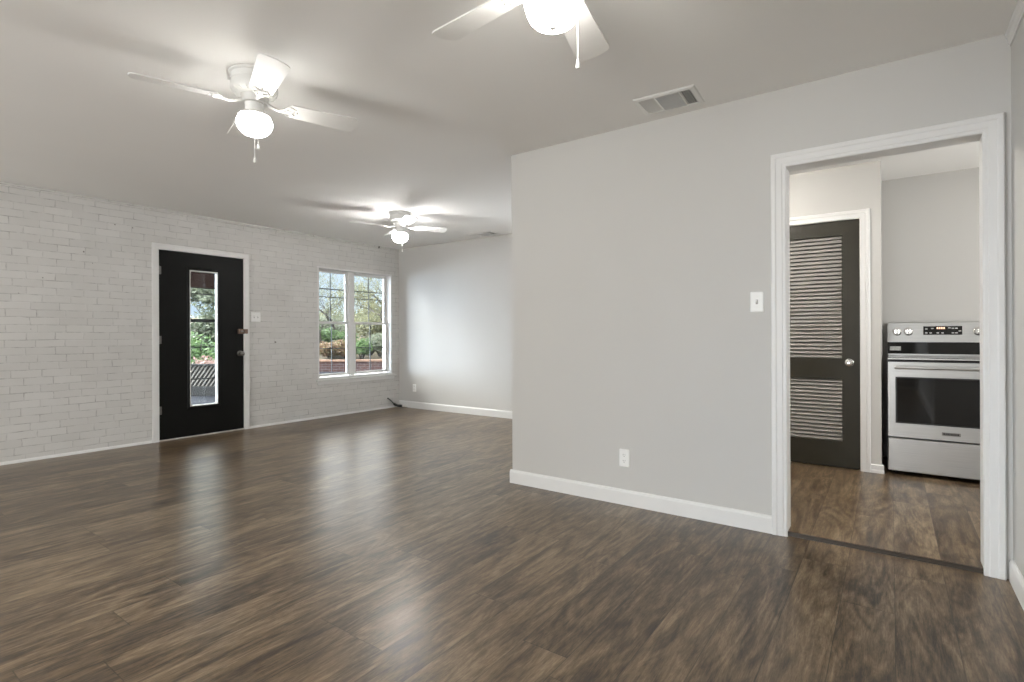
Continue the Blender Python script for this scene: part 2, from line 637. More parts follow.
def mat_leaf(name, cols):
    w = NT(name)
    g = w.n('ShaderNodeNewGeometry')
    w.l(w.ramp(g.outputs['Random Per Island'], [(i / max(1, len(cols) - 1), c) for i, c in enumerate(cols)]), w.bsdf.inputs['Base Color'])
    w.set(Roughness=0.6)
    w.bsdf.inputs['Subsurface Weight'].default_value = 0.0
    tl = w.n('ShaderNodeBsdfTranslucent')
    w.l(w.ramp(g.outputs['Random Per Island'], [(i / max(1, len(cols) - 1), c) for i, c in enumerate(cols)]), tl.inputs[0])
    mx = w.n('ShaderNodeMixShader')
    mx.inputs[0].default_value = 0.3
    w.l(w.bsdf.outputs[0], mx.inputs[1])
    w.l(tl.outputs[0], mx.inputs[2])
    w.l(mx.outputs[0], w.out.inputs['Surface'])
    return w.m


M['leaf_green'] = mat_leaf('fresh_green_leaves', [(0.021, 0.060, 0.013, 1), (0.051, 0.119, 0.025, 1), (0.102, 0.178, 0.051, 1)])
M['leaf_olive'] = mat_leaf('olive_yellow_leaves', [(0.068, 0.085, 0.030, 1), (0.136, 0.145, 0.060, 1), (0.212, 0.204, 0.106, 1)])
M['leaf_brown'] = mat_leaf('rusty_brown_leaves', [(0.093, 0.043, 0.021, 1), (0.170, 0.102, 0.055, 1), (0.145, 0.136, 0.051, 1)])
M['leaf_grey'] = mat_leaf('grey_green_leaves', [(0.055, 0.076, 0.047, 1), (0.102, 0.128, 0.076, 1), (0.170, 0.187, 0.136, 1)])
M['flower_pink'] = mat_leaf('pink_blossom', [(0.234, 0.111, 0.111, 1), (0.297, 0.178, 0.170, 1), (0.085, 0.111, 0.051, 1)])

# ------------------------------------------------------------------ the shell
bm = boxbm(REAR_X - 0.15, XK + 0.15, -2.2, YB + 0.2, -0.12, 0.0)
struct('floor', bm, M['planks'], 'dark brown wood plank floor of the living room', 'floor')

bm = boxbm(XP + 0.024, XK - 0.001, -2.0, YC - 0.116, 0.001, KZ, bev=0.003)
struct('floor_kitchen', bm, M['planks'], 'slightly raised wood plank floor of the kitchen', 'floor')

bm = boxbm(REAR_X - 0.15, XK + 0.15, -2.2, YB + 0.75, H, H + 0.22)
struct('ceiling', bm, M['ceiling'], 'plain grey-white ceiling with three fans', 'ceiling')

DOOR = (2.343, 3.246, 0.0, 2.018)          # X0 X1 Z0 Z1 of the front door opening
WIN = (4.236, 5.531, 0.505, 2.035)
bm = bmesh.new()
panel(bm, REAR_X, XK, 0, H, YB, YB + 0.2, [DOOR, WIN], MPY)
struct('wall_left', bm, M['brick'], 'white painted brick wall with the black front door', 'wall')

bm = bmesh.new()
panel(bm, -2.0, YB + 0.2, 0, H, XK, XK + 0.12, [(2.45, 3.65, 0.55, 2.15)], MPX)
struct('wall_far', bm, M['wall'], 'plain pale grey wall at the far end of the room', 'wall')

OPEN = (-0.345, 0.463, 0.0, 2.013)         # Y0 Y1 Z0 Z1 of the doorway to the kitchen
bm = bmesh.new()
panel(bm, -2.0, YC, 0, H, XP, XPB, [(OPEN[0] - 0.012, OPEN[1] + 0.012, -1, OPEN[3] + 0.012)], MPX)
box(bm, XPB + 0.0005, XK - 0.0005, YC - 0.115, YC, 0, H)
struct('wall_center', bm, M['wall'], 'pale grey partition wall with the kitchen doorway', 'wall')

bm = boxbm(REAR_X, XP - 0.0005, YR - 0.12, YR, 0, H)
struct('wall_right', bm, M['wall'], 'pale grey wall at the right edge of the view', 'wall')

RW = [(0.2, 1.9, 0.45, 2.15), (3.4, 5.1, 0.45, 2.15)]
bm = bmesh.new()
panel(bm, YR - 0.12, YB + 0.2, 0, H, REAR_X - 0.15, REAR_X, RW, MPX)
struct('wall_rear', bm, M['wall'], 'pale grey wall with two added windows behind the viewer', 'wall')

# pantry box and the kitchen's far right side
PD = (0.194, 0.925, KZ, 2.012)             # Y0 Y1 Z0 Z1 of the louvred pantry door
bm = bmesh.new()
panel(bm, PY, YC - 0.1155, KZ, H, PX, PX + 0.10, [(PD[0] - 0.01, PD[1] + 0.01, -1, PD[3] + 0.01)], MPX)
box(bm, PX + 0.1005, XK - 0.0005, PY, PY + 0.10, KZ, H)
struct('wall_pantry', bm, M['wall'], 'pale wall of the pantry closet holding the louvred door', 'wall')
bm = bmesh.new()
panel(bm, XPB, XK, 0, H, -2.12, -2.0, [(3.75, 4.95, 1.0, 2.1)], MPY)
struct('wall_kitchen', bm, M['wall'], 'pale grey side wall of the kitchen', 'wall')

# unseen rear windows, added to even out the room light
for n, (y0, y1, z0, z1) in zip((2, 3), RW):
    t = thing('window_%d' % n, 'large added white framed window behind the viewer' if n == 2 else 'added white framed window behind the viewer, nearer the brick wall', 'window', (REAR_X - 0.08, (y0 + y1) / 2, z0), kind='structure')
    bm = bmesh.new()
    w2, hh = (y1 - y0) / 2, z1 - z0
    frame_sweep(bm, -w2 + 0.05, w2 - 0.05, 0.05, hh - 0.05, [(0, -0.03), (0, 0.03), (0.05, 0.03), (0.05, -0.03)], MPX)
    box(bm, -0.02, 0.02, -w2 + 0.05, w2 - 0.05, hh / 2 - 0.025, hh / 2 + 0.025)
    obj('window_frame', bm, M['trim'], t)
    obj('pane', boxbm(-0.003, 0.003, -w2 + 0.051, w2 - 0.051, 0.051, hh - 0.051), M['pane'], t)

t = thing('window_5', 'added white framed window of the far wall hidden behind the partition', 'window', (XK + 0.06, 3.05, 0.55), kind='structure')  # made-up window, a setting for the far fill light
bm = bmesh.new()
frame_sweep(bm, -0.555, 0.555, 0.045, 1.555, [(0, -0.03), (0, 0.03), (0.0445, 0.03), (0.0445, -0.03)], MPX)
box(bm, -0.02, 0.02, -0.555, 0.555, 0.78, 0.82)
obj('window_frame', bm, M['trim'], t)
obj('pane', boxbm(-0.003, 0.003, -0.554, 0.554, 0.046, 1.554), M['pane'], t)
t = thing('window_4', 'added white framed kitchen window beside the range', 'window', (4.35, -2.06, 1.0), kind='structure')  # made-up window, a setting for the kitchen fill light
bm = bmesh.new()
frame_sweep(bm, -0.555, 0.555, 0.045, 1.055, [(0, -0.03), (0, 0.03), (0.0445, 0.03), (0.0445, -0.03)], MPY)
box(bm, -0.555, 0.555, -0.02, 0.02, 0.53, 0.57)
obj('window_frame', bm, M['trim'], t)
obj('pane', boxbm(-0.554, 0.554, -0.003, 0.003, 0.046, 1.054), M['pane'], t)

# ------------------------------------------------------------------ baseboards and trims
BB = [(0, 0), (0.015, 0), (0.015, 0.082), (0.010, 0.094), (0.004, 0.098), (0, 0.098)]


def base_run(bm, a, b, nx, ny, z0=0.0, prof=BB):
    """A baseboard from a to b (plan points), standing out towards (nx, ny)."""
    lo = [bm.verts.new((a[0] + nx * p, a[1] + ny * p, z0 + z)) for p, z in prof]
    hi = [bm.verts.new((b[0] + nx * p, b[1] + ny * p, z0 + z)) for p, z in prof]
    n = len(prof)
    bm.faces.new(lo)
    bm.faces.new(hi[::-1])
    for i in range(n):
        j = (i + 1) % n
        bm.faces.new((lo[i], lo[j], hi[j], hi[i]))


CASE_L, CASE_R = OPEN[1] + 0.072, OPEN[0] - 0.075
bm = bmesh.new()
base_run(bm, (XP - 0.0003, CASE_L + 0.0005), (XP - 0.0003, YC + 0.015), -1, 0)
base_run(bm, (XP, YC + 0.0003), (XK - 0.016, YC + 0.0003), 0, 1)
struct('baseboard_center', bm, M['trim'], 'white baseboard along the partition wall', 'baseboard')
bm = bmesh.new()
base_run(bm, (XK - 0.0003, YC + 0.016), (XK - 0.0003, YB - 0.012), -1, 0)
struct('baseboard_far', bm, M['trim'], 'white baseboard along the far wall', 'baseboard')
bm = bmesh.new()
base_run(bm, (REAR_X, YR + 0.0003), (XP - 0.02, YR + 0.0003), 0, 1)
struct('baseboard_right', bm, M['trim'], 'white baseboard along the right wall', 'baseboard')
# narrow painted shoe moulding under the bricks
SHOE = [(0, 0), (0.013, 0), (0.012, 0.010), (0.006, 0.022), (0, 0.026)]
bm = bmesh.new()
base_run(bm, (REAR_X, YB - 0.0003), (DOOR[0] - 0.062, YB - 0.0003), 0, -1, 0, SHOE)
base_run(bm, (DOOR[1] + 0.062, YB - 0.0003), (XK - 0.001, YB - 0.0003), 0, -1, 0, SHOE)
struct('baseboard_left', bm, M['trim'], 'narrow white shoe moulding along the foot of the brick wall', 'baseboard')
# flat strip where the bricks meet the ceiling
struct('trim_1', boxbm(REAR_X, XK - 0.001, YB - 0.016, YB - 0.0003, H - 0.036, H - 0.0005, bev=0.003), M['brick'],
       'thin pale strip between brick wall and ceiling', 'trim')
# crown moulding of the right wall
bm = bmesh.new()
base_run(bm, (REAR_X, YR + 0.0003), (XP - 0.0008, YR + 0.0003), 0, 1, H - 0.0605,
         [(0, 0), (0.005, 0), (0.006, 0.010), (0.010, 0.016), (0.010, 0.022), (0.013, 0.036), (0.018, 0.042), (0.020, 0.046), (0.020, 0.060), (0, 0.060)])
struct('trim_2', bm, M['trim'], 'small white crown moulding on the right wall', 'trim')

# kitchen doorway: casing on the living-room side, jamb lining
CASEP = [(-0.004, 0.0005), (-0.004, 0.010), (0.002, 0.0135), (0.014, 0.0135), (0.018, 0.0165), (0.044, 0.0175), (0.050, 0.021), (0.067, 0.021), (0.072, 0.016), (0.072, 0.0005)]
bm = bmesh.new()
frame_sweep(bm, OPEN[0], OPEN[1], 0.0, OPEN[3], CASEP, lambda s, z, e: (XP - e, s, z), closed=False)
struct('trim_3', bm, M['trim'], 'white moulded casing around the kitchen doorway', 'casing')
bm = bmesh.new()
frame_sweep(bm, OPEN[0] + 0.002, OPEN[1] - 0.002, KZ + 0.0005, OPEN[3] - 0.002, [(0, -0.0003), (0, XPB - XP), (0.0135, XPB - XP), (0.0135, -0.0003)], lambda s, z, e: (XP + e, s, z), closed=False)
struct('trim_4', bm, M['trim'], 'white jamb boards lining the kitchen doorway', 'door jamb')
# dark reducer where the kitchen floor steps up
bm = bmesh.new()
prism(bm, [(XP + 0.006, 0.0005), (XP + 0.0235, 0.0005), (XP + 0.0235, KZ - 0.001), (XP + 0.017, KZ - 0.001), (XP + 0.008, 0.006)], OPEN[0] + 0.003, OPEN[1] - 0.003, mp=lambda a, b, e: (a, e, b))
struct('trim_5', bm, paint('dark_threshold', (0.028, 0.019, 0.012, 1), 0.45, 0.2, 12), 'dark brown strip where the kitchen floor steps up', 'threshold')

# pantry door casing and the foot of the pantry wall
bm = bmesh.new()
frame_sweep(bm, PD[0], PD[1], KZ, PD[3], [(-0.003, 0.0005), (-0.003, 0.010), (0.004, 0.014), (0.035, 0.015), (0.042, 0.018), (0.060, 0.018), (0.066, 0.013), (0.066, 0.0005)], lambda s, z, e: (PX - e, s, z), closed=False)
struct('trim_6', bm, M['trim'], 'white casing around the dark louvred door', 'casing')
bm = bmesh.new()
base_run(bm, (PX - 0.0003, PY - 0.015), (PX - 0.0003, PD[0] - 0.0665), -1, 0, KZ, [(0, 0), (0.016, 0), (0.016, 0.018), (0.011, 0.028), (0.011, 0.06), (0, 0.066)])
base_run(bm, (PX, PY - 0.0003), (PX + 0.03, PY - 0.0003), 0, -1, KZ, [(0, 0), (0.016, 0), (0.016, 0.018), (0.011, 0.028), (0.011, 0.06), (0, 0.066)])
struct('baseboard_pantry', bm, M['trim'], 'short white baseboard at the pantry corner', 'baseboard')

# front door casing
bm = bmesh.new()
frame_sweep(bm, DOOR[0], DOOR[1], 0.0, DOOR[3], [(-0.004, -0.045), (-0.004, 0.012), (0.002, 0.015), (0.050, 0.018), (0.058, 0.016), (0.058, 0.0005), (0.0, 0.0005), (0.0, -0.045)], lambda s, z, e: (s, YB - e, z), closed=False)
struct('trim_7', bm, M['trim'], 'white casing around the black front door', 'casing')
struct('trim_8', boxbm(DOOR[0] + 0.005, DOOR[1] - 0.005, YB - 0.006, YB + 0.12, 0.0005, 0.012, bev=0.003), paint('pale_sill_metal', (0.6, 0.58, 0.54, 1), 0.4, 0.05, 10, metallic=0.3),
       'pale metal sill under the black front door', 'door sill')

# ------------------------------------------------------------------ front door
LX0, LX1 = DOOR[0] + 0.006, DOOR[1] - 0.006
DY0, DY1 = YB + 0.004, YB + 0.048
LITE = (2.648, 2.944, 0.335, 1.826)
d1 = thing('door_1', 'black front door with a tall narrow glass lite in the brick wall', 'door', (LX0, YB, 0.0), kind='structure')
O = Vector((LX0, YB, 0.0))


def loc_mpy(s, z, e):
    return (s - O.x, e - O.y, z - O.z)


bm = bmesh.new()
panel(bm, LX0, LX1, 0.014, DOOR[3] - 0.006, DY0, DY1, [LITE], loc_mpy)
obj('door_leaf', bm, M['door'], d1)
bm = bmesh.new()
frame_sweep(bm, LITE[0], LITE[1], LITE[2], LITE[3], [(-0.002, 0.0), (-0.002, 0.006), (0.006, 0.011), (0.018, 0.011), (0.026, 0.004), (0.026, 0.0)], lambda s, z, e: loc_mpy(s, z, DY0 - 0.0003 - e))
obj('lite_moulding', bm, M['door'], d1)
bm = bmesh.new()
frame_sweep(bm, LITE[0] + 0.010, LITE[1] - 0.010, LITE[2] + 0.010, LITE[3] - 0.010, [(0, 0.0), (0.003, -0.012), (0.0095, -0.012), (0.0095, 0.034), (0, 0.034)], lambda s, z, e: loc_mpy(s, z, DY0 + e))
rim = obj('lite_rim', bm, M['white'], d1)
tag(rim, 'white rim inside the glass lite')
# rounded corner gussets of the rim
bm = bmesh.new()
for sx_, s_ in ((LITE[1] - 0.0105, -1), (LITE[0] + 0.0105, 1)):
    for zc, zz in ((LITE[3] - 0.0105, -1), (LITE[2] + 0.0105, 1)):
        R_ = 0.022
        pts = [(sx_, zc)]
        for k in range(7):
            a = k / 6 * PI / 2
            pts.append((sx_ + s_ * R_ * (1 - math.sin(a)), zc + zz * R_ * (1 - math.cos(a))))
        prism(bm, pts, DY0 - 0.011, DY0 + 0.015, mp=lambda a, b, e: loc_mpy(a, b, e))
obj('rim_corner', bm, M['white'], rim)
obj('glass_lite', boxbm(*[LITE[0] + 0.009 - O.x, LITE[1] - 0.009 - O.x], 0.026, 0.030, LITE[2] + 0.009, LITE[3] - 0.009), M['pane'], d1)
# hinges
for z in (0.323, 1.065, 1.797):
    bm = bmesh.new()
    lathe(bm, [(0, -0.045), (0.006, -0.045), (0.007, -0.040), (0.007, 0.040), (0.006, 0.045), (0, 0.045)], (0.001, -0.002, z), 12)
    box(bm, 0.002, 0.026, 0.0022, 0.005, z - 0.042, z + 0.042)
    obj('hinge', bm, M['nickel'], d1, True)
# deadbolt with its bronze box, and the knob
kx = 3.195 - O.x
bm = bmesh.new()
box(bm, 3.165 - O.x, 3.235 - O.x, -0.028, 0.0035, 1.128, 1.186, bev=0.006)
box(bm, 3.228 - O.x, 3.272 - O.x, -0.042, -0.0235, 1.130, 1.184, bev=0.005)
bolt = obj('deadbolt', bm, M['bronze'], d1)
bm = bmesh.new()
box(bm, 3.188 - O.x, 3.222 - O.x, -0.040, -0.0285, 1.148, 1.168, bev=0.004)
obj('thumb_turn', bm, M['nickel'], bolt)
bm = bmesh.new()
lathe(bm, [(0, 0), (0.032, 0), (0.033, -0.004), (0.030, -0.009), (0.016, -0.012), (0.012, -0.030), (0.018, -0.036), (0.027, -0.044), (0.030, -0.054), (0.027, -0.064), (0.015, -0.070), (0, -0.071)], (kx, 0.0038, 0.898), 24, 'y')
obj('door_knob', bm, M['nickel'], d1, True)

# storm door outside the front door
sd = thing('door_3', 'dark framed storm door seen through the front door glass', 'door', (DOOR[0], YB + 0.155, 0), kind='structure')
bm = bmesh.new()
wS = DOOR[1] - DOOR[0]
frame_sweep(bm, 0.095, wS - 0.095, 0.12, DOOR[3] - 0.10, [(0, -0.016), (0, 0.016), (0.0945, 0.016), (0.0945, -0.016)], lambda s, z, e: (s, e, z))
box(bm, 0.0955, wS - 0.0955, -0.016, 0.016, 1.262, 1.298)
obj('storm_frame', bm, M['dark_wood'], sd)
bm = bmesh.new()
for z in (0.62, 0.98, 1.58):
    box(bm, 0.096, wS - 0.096, -0.006, 0.006, z - 0.006, z + 0.006)
obj('storm_bar', bm, M['muntin'], sd)
bm = boxbm(0.096, wS - 0.096, 0.009, 0.012, 0.1205, 1.2615)
box(bm, 0.096, wS - 0.096, 0.009, 0.012, 1.2985, DOOR[3] - 0.1005)
obj('pane', bm, M['pane'], sd)

# ------------------------------------------------------------------ window beside the door
w1 = thing('window_1', 'white twin sash window looking onto the garden beside the front door', 'window', (WIN[0], YB, WIN[2]), kind='structure')
ww, wh = WIN[1] - WIN[0], WIN[3] - WIN[2]
YS = 0.085          # sash plane behind the brick face
bm = bmesh.new()
frame_sweep(bm, 0.022, ww - 0.022, 0.03, wh - 0.022, [(0, 0.0), (0, 0.19), (0.0215, 0.19), (0.0215, 0.0)], lambda s, z, e: (s, e, z))
obj('window_frame', bm, M['trim'], w1)
xm0, xm1 = 4.800 - WIN[0], 4.885 - WIN[0]
obj('mullion', boxbm(xm0, xm1, YS - 0.012, YS + 0.06, 0.0305, wh - 0.0225, bev=0.004), M['trim'], w1)
zm = 1.285 - WIN[2]
for a, b in ((0.0225, xm0 - 0.0005), (xm1 + 0.0005, ww - 0.0225)):
    for lower in (True, False):
        z0, z1 = (0.031, zm + 0.016) if lower else (zm - 0.016, wh - 0.0235)
        y0 = YS if lower else YS + 0.031
        bm = bmesh.new()
        frame_sweep(bm, a + 0.034, b - 0.034, z0 + (0.045 if lower else 0.034), z1 - 0.034, [(0, 0), (0, 0.03), (0.0335, 0.03), (0.0335, 0.0)], lambda s, z, e: (s, y0 + e, z))
        s = obj('sash', bm, M['trim'], w1)
        gz0, gz1 = z0 + (0.0455 if lower else 0.0345), z1 - 0.0345
        obj('pane', boxbm(a + 0.0345, b - 0.0345, y0 + 0.013, y0 + 0.017, gz0, gz1), M['pane'], s)
        bm = bmesh.new()
        xc, zc = (a + b) / 2, (gz0 + gz1) / 2
        box(bm, xc - 0.006, xc + 0.006, y0 + 0.019, y0 + 0.026, gz0, gz1)
        box(bm, a + 0.035, b - 0.035, y0 + 0.019, y0 + 0.026, zc - 0.006, zc + 0.006)
        obj('muntin', bm, M['muntin'], s)
bm = bmesh.new()
box(bm, 0.0225, xm0 - 0.001, 0.165, 0.175, 1.755 - WIN[2] - 0.007, 1.755 - WIN[2] + 0.007)
box(bm, xm1 + 0.001, ww - 0.0225, 0.165, 0.175, 1.755 - WIN[2] - 0.007, 1.755 - WIN[2] + 0.007)
obj('storm_bar', bm, M['muntin'], w1)
bm = bmesh.new()
box(bm, -0.035, ww + 0.05, -0.045, -0.0005, -0.012, 0.006, bev=0.004)
box(bm, 0.0, ww, -0.0005, YS - 0.002, 0.0005, 0.029, bev=0.002)
box(bm, -0.015, ww + 0.03, -0.018, -0.0005, -0.062, -0.0125, bev=0.003)
obj('window_sill', bm, M['trim'], w1)

# ------------------------------------------------------------------ louvred pantry door
d2 = thing('door_2', 'dark louvred pantry door seen through the kitchen doorway', 'door', (PX, PD[0], KZ), kind='structure')
wd, hd = PD[1] - PD[0], PD[3] - KZ
LX = 0.030          # leaf thickness; front face 8 mm behind the wall face
x0, x1 = 0.006, 0.006 + LX
st = 0.124
zu0, zu1 = 0.882, 1.872
zl0, zl1 = 0.216, 0.716
bm = bmesh.new()
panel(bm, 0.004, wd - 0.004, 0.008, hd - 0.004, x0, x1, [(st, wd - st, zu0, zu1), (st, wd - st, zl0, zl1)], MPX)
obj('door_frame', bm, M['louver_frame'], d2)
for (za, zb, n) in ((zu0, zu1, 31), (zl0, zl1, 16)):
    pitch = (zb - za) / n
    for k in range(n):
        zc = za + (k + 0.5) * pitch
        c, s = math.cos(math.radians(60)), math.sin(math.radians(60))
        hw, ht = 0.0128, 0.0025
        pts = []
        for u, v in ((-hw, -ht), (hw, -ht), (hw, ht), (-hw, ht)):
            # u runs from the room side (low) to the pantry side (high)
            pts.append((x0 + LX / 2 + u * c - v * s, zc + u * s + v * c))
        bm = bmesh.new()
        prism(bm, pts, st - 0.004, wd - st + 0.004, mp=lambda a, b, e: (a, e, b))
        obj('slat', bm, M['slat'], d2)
bm = bmesh.new()
lathe(bm, [(0, 0), (0.030, 0), (0.031, -0.004), (0.027, -0.008), (0.013, -0.011), (0.011, -0.028), (0.018, -0.034), (0.026, -0.041), (0.029, -0.050), (0.026, -0.060), (0.016, -0.065), (0.009, -0.0655), (0.008, -0.063), (0, -0.063)], (x0, 0.076, 0.868 - KZ + 0.003), 24, 'x')
tag(obj('door_knob', bm, M['chrome'], d2, True), 'chrome knob')


# ------------------------------------------------------------------ ceiling fans
def make_fan(label, loc, nbl, ang0, blade_z, globe_bot, chains, R, glass, bowl):
    f = thing('ceiling_fan', label, 'ceiling fan', loc, 0, 'white ceiling fans with lit globes')
    # heights below the ceiling, all negative
    zb = blade_z
    bm = bmesh.new()
    lathe(bm, [(0, -0.0003), (0.119, -0.0003), (0.121, -0.003), (0.120, -0.008), (0.110, -0.012), (0.109, -0.034), (0.106, -0.037), (0.106, -0.040), (0.110, -0.043)], seg=48)
    obj('canopy', bm, M['white'], f, True)
    bm = bmesh.new()
    lathe(bm, [(0.1095, -0.0432), (0.111, -0.050), (0.113, -0.062), (0.112, -0.076), (0.108, -0.088), (0.098, -0.098), (0.082, -0.104), (0.066, -0.107), (0.064, zb + 0.016), (0.060, zb + 0.010), (0.060, zb - 0.004), (0.0, zb - 0.004)], seg=48)
    for k in range(18):      # cooling slots as small raised ribs round the shoulder
        a = 2 * PI * k / 18
        c, s = math.cos(a), math.sin(a)
        p = [Vector((c * r, s * r, z)) for r, z in ((0.1075, -0.0885), (0.0985, -0.0975), (0.084, -0.1035))]
        tube(bm, p, 0.0022, 5)
    obj('motor_housing', bm, M['white'], f, True)
    gtop = globe_bot + bowl[0][1] - 0.002
    bm = bmesh.new()
    lathe(bm, [(0, zb - 0.0045), (0.046, zb - 0.0045), (0.047, zb - 0.010), (0.044, zb - 0.014), (0.044, gtop + 0.016), (0.052, gtop + 0.012), (0.070, gtop + 0.004), (0.078, gtop - 0.006), (0.076, gtop - 0.008), (0.056, gtop - 0.001), (0.0, gtop - 0.001)], seg=36)  # wide fitter pan added to keep globe light off the ceiling nearby
    for k in range(3):       # set screws of the fitter
        a = 2 * PI * k / 3 + 0.5
        tube(bm, [(0.060 * math.cos(a), 0.060 * math.sin(a), gtop + 0.006), (0.076 * math.cos(a), 0.076 * math.sin(a), gtop + 0.006)], 0.004, 8)
    obj('switch_housing', bm, M['white'], f, True)
    bm = bmesh.new()
    lathe(bm, bowl, (0, 0, globe_bot), 48)
    g = obj('globe', bm, glass, f, True)
    tag(g, 'lit opal glass globe')
    bm = bmesh.new()
    lathe(bm, [(0.011, 0.0005), (0.011, -0.002), (0.006, -0.005), (0, -0.006)], (0, 0, globe_bot), 20)
    obj('finial', bm, M['white'], g, True)
    for (cx, cy, zend) in chains:
        bm = bmesh.new()
        z = gtop + 0.02
        rr = math.hypot(cx, cy)
        ux, uy = cx / rr, cy / rr
        tube(bm, [(ux * 0.043, uy * 0.043, z), (cx, cy, z), (cx, cy, z - 0.012), (cx, cy, zend + 0.02)], 0.0013, 6)
        zz = z - 0.012
        while zz > zend + 0.03:
            bmesh.ops.create_icosphere(bm, subdivisions=1, radius=0.0021, matrix=Matrix.Translation((cx, cy, zz)))
            zz -= 0.008
        ch = obj('pull_chain', bm, M['white'], f)
        bm = bmesh.new()
        lathe(bm, [(0, 0.032), (0.003, 0.031), (0.0045, 0.022), (0.0065, 0.012), (0.0075, 0.006), (0.006, 0.001), (0, 0)], (cx, cy, zend), 14)
        obj('chain_pull', bm, M['white'], ch, True)
    # blades
    pitch = math.tan(math.radians(12))
    for k in range(nbl):
        a = math.radians(ang0 + 360.0 / nbl * k)
        d = Vector((math.cos(a), math.sin(a), 0))
        t = Vector((-math.sin(a), math.cos(a), 0))
        r0, r1, w0, w1_ = 0.165, R, 0.052, 0.067
        out = [(r0, -w0 + 0.012), (r0 + 0.012, -w0)]
        out += [(r0 + (r1 - 0.035 - r0) * q, -(w0 + (w1_ - w0) * q)) for q in (0.3, 0.65, 1.0)]
        for q in range(1, 6):
            aa = q / 6 * PI / 2
            out.append((r1 - 0.035 + 0.028 * math.sin(aa), -(w1_ - 0.028 * (1 - math.cos(aa)))))
        out.append((r1 - 0.003, -0.022))
        out.append((r1, 0.0))
        out = out + [(r, -w) for r, w in out[:-1][::-1]]
        bm = bmesh.new()
        th = 0.0030
        lo = [bm.verts.new(d * r + t * w + Vector((0, 0, zb - w * pitch - th))) for r, w in out]
        hi = [bm.verts.new(d * r + t * w + Vector((0, 0, zb - w * pitch + th))) for r, w in out]
        bm.faces.new(lo[::-1])
        bm.faces.new(hi)
        n = len(out)
        for i in range(n):
            j = (i + 1) % n
            bm.faces.new((lo[i], lo[j], hi[j], hi[i]))
        b = obj('blade', bm, M['blade'], f)
        # cast bracket: curved arm and a pierced scroll plate with screws
        bm = bmesh.new()
        pt = lambda r, w, dz: d * r + t * w + Vector((0, 0, zb - w * pitch + dz))
        tube(bm, [pt(0.054, 0, 0.006), pt(0.085, 0, -0.004), pt(0.115, 0, -0.012), pt(0.150, 0, -0.008), pt(0.185, 0, -0.0062)], [0.010, 0.008, 0.008, 0.009, 0.006], 10)
        for sgn in (-1, 1):
            ring = []
            for q in range(13):
                aa = q / 12 * 2 * PI
                ring.append(pt(0.170 + 0.020 * math.cos(aa), sgn * 0.022 + 0.016 * math.sin(aa), -0.007))
            tube(bm, ring, 0.0048, 8, cap=False)
            bmesh.ops.create_uvsphere(bm, u_segments=10, v_segments=6, radius=0.005, matrix=Matrix.Translation(pt(0.195, sgn * 0.026, -0.006)))
            tube(bm, [pt(0.115, 0, -0.011), pt(0.135, sgn * 0.012, -0.010), pt(0.152, sgn * 0.022, -0.008)], 0.005, 8)
        bmesh.ops.create_uvsphere(bm, u_segments=10, v_segments=6, radius=0.006, matrix=Matrix.Translation(pt(0.205, 0, -0.006)))
        obj('blade_bracket', bm, M['white'], b, True)
    return f


DEEP_BOWL = [(0.052, 0.138), (0.060, 0.134), (0.080, 0.124), (0.092, 0.110), (0.0955, 0.098), (0.0950, 0.082), (0.092, 0.068), (0.0885, 0.060), (0.087, 0.055), (0.085, 0.045), (0.078, 0.030), (0.066, 0.017), (0.049, 0.007), (0.028, 0.002), (0.012, 0.0), (0, 0)]
FLAT_BOWL = [(0.052, 0.108), (0.060, 0.104), (0.073, 0.095), (0.082, 0.083), (0.0855, 0.070), (0.0845, 0.058), (0.081, 0.046), (0.075, 0.034), (0.066, 0.022), (0.053, 0.012), (0.036, 0.005), (0.018, 0.001), (0.008, 0.0), (0, 0)]
make_fan('five-bladed white fan cut by the top of the picture, near the kitchen doorway', (1.466, 0.881, H), 5, 12.5, -0.182, -0.350,
         [(0.094, -0.038, -0.456)], 0.54, M['globe_1'], DEEP_BOWL)
make_fan('four-bladed white fan over the middle of the floor, before the brick wall', (1.446, 2.659, H), 4, 70.5, -0.140, -0.311,
         [(-0.022, -0.040, -0.462), (-0.008, -0.048, -0.392)], 0.53, M['globe_2'], FLAT_BOWL)
make_fan('small-looking white fan at the far end, above the garden window', (3.983, 4.346, H), 4, 61.0, -0.150, -0.328,
         [(-0.012, -0.045, -0.430)], 0.53, M['globe_3'], FLAT_BOWL)


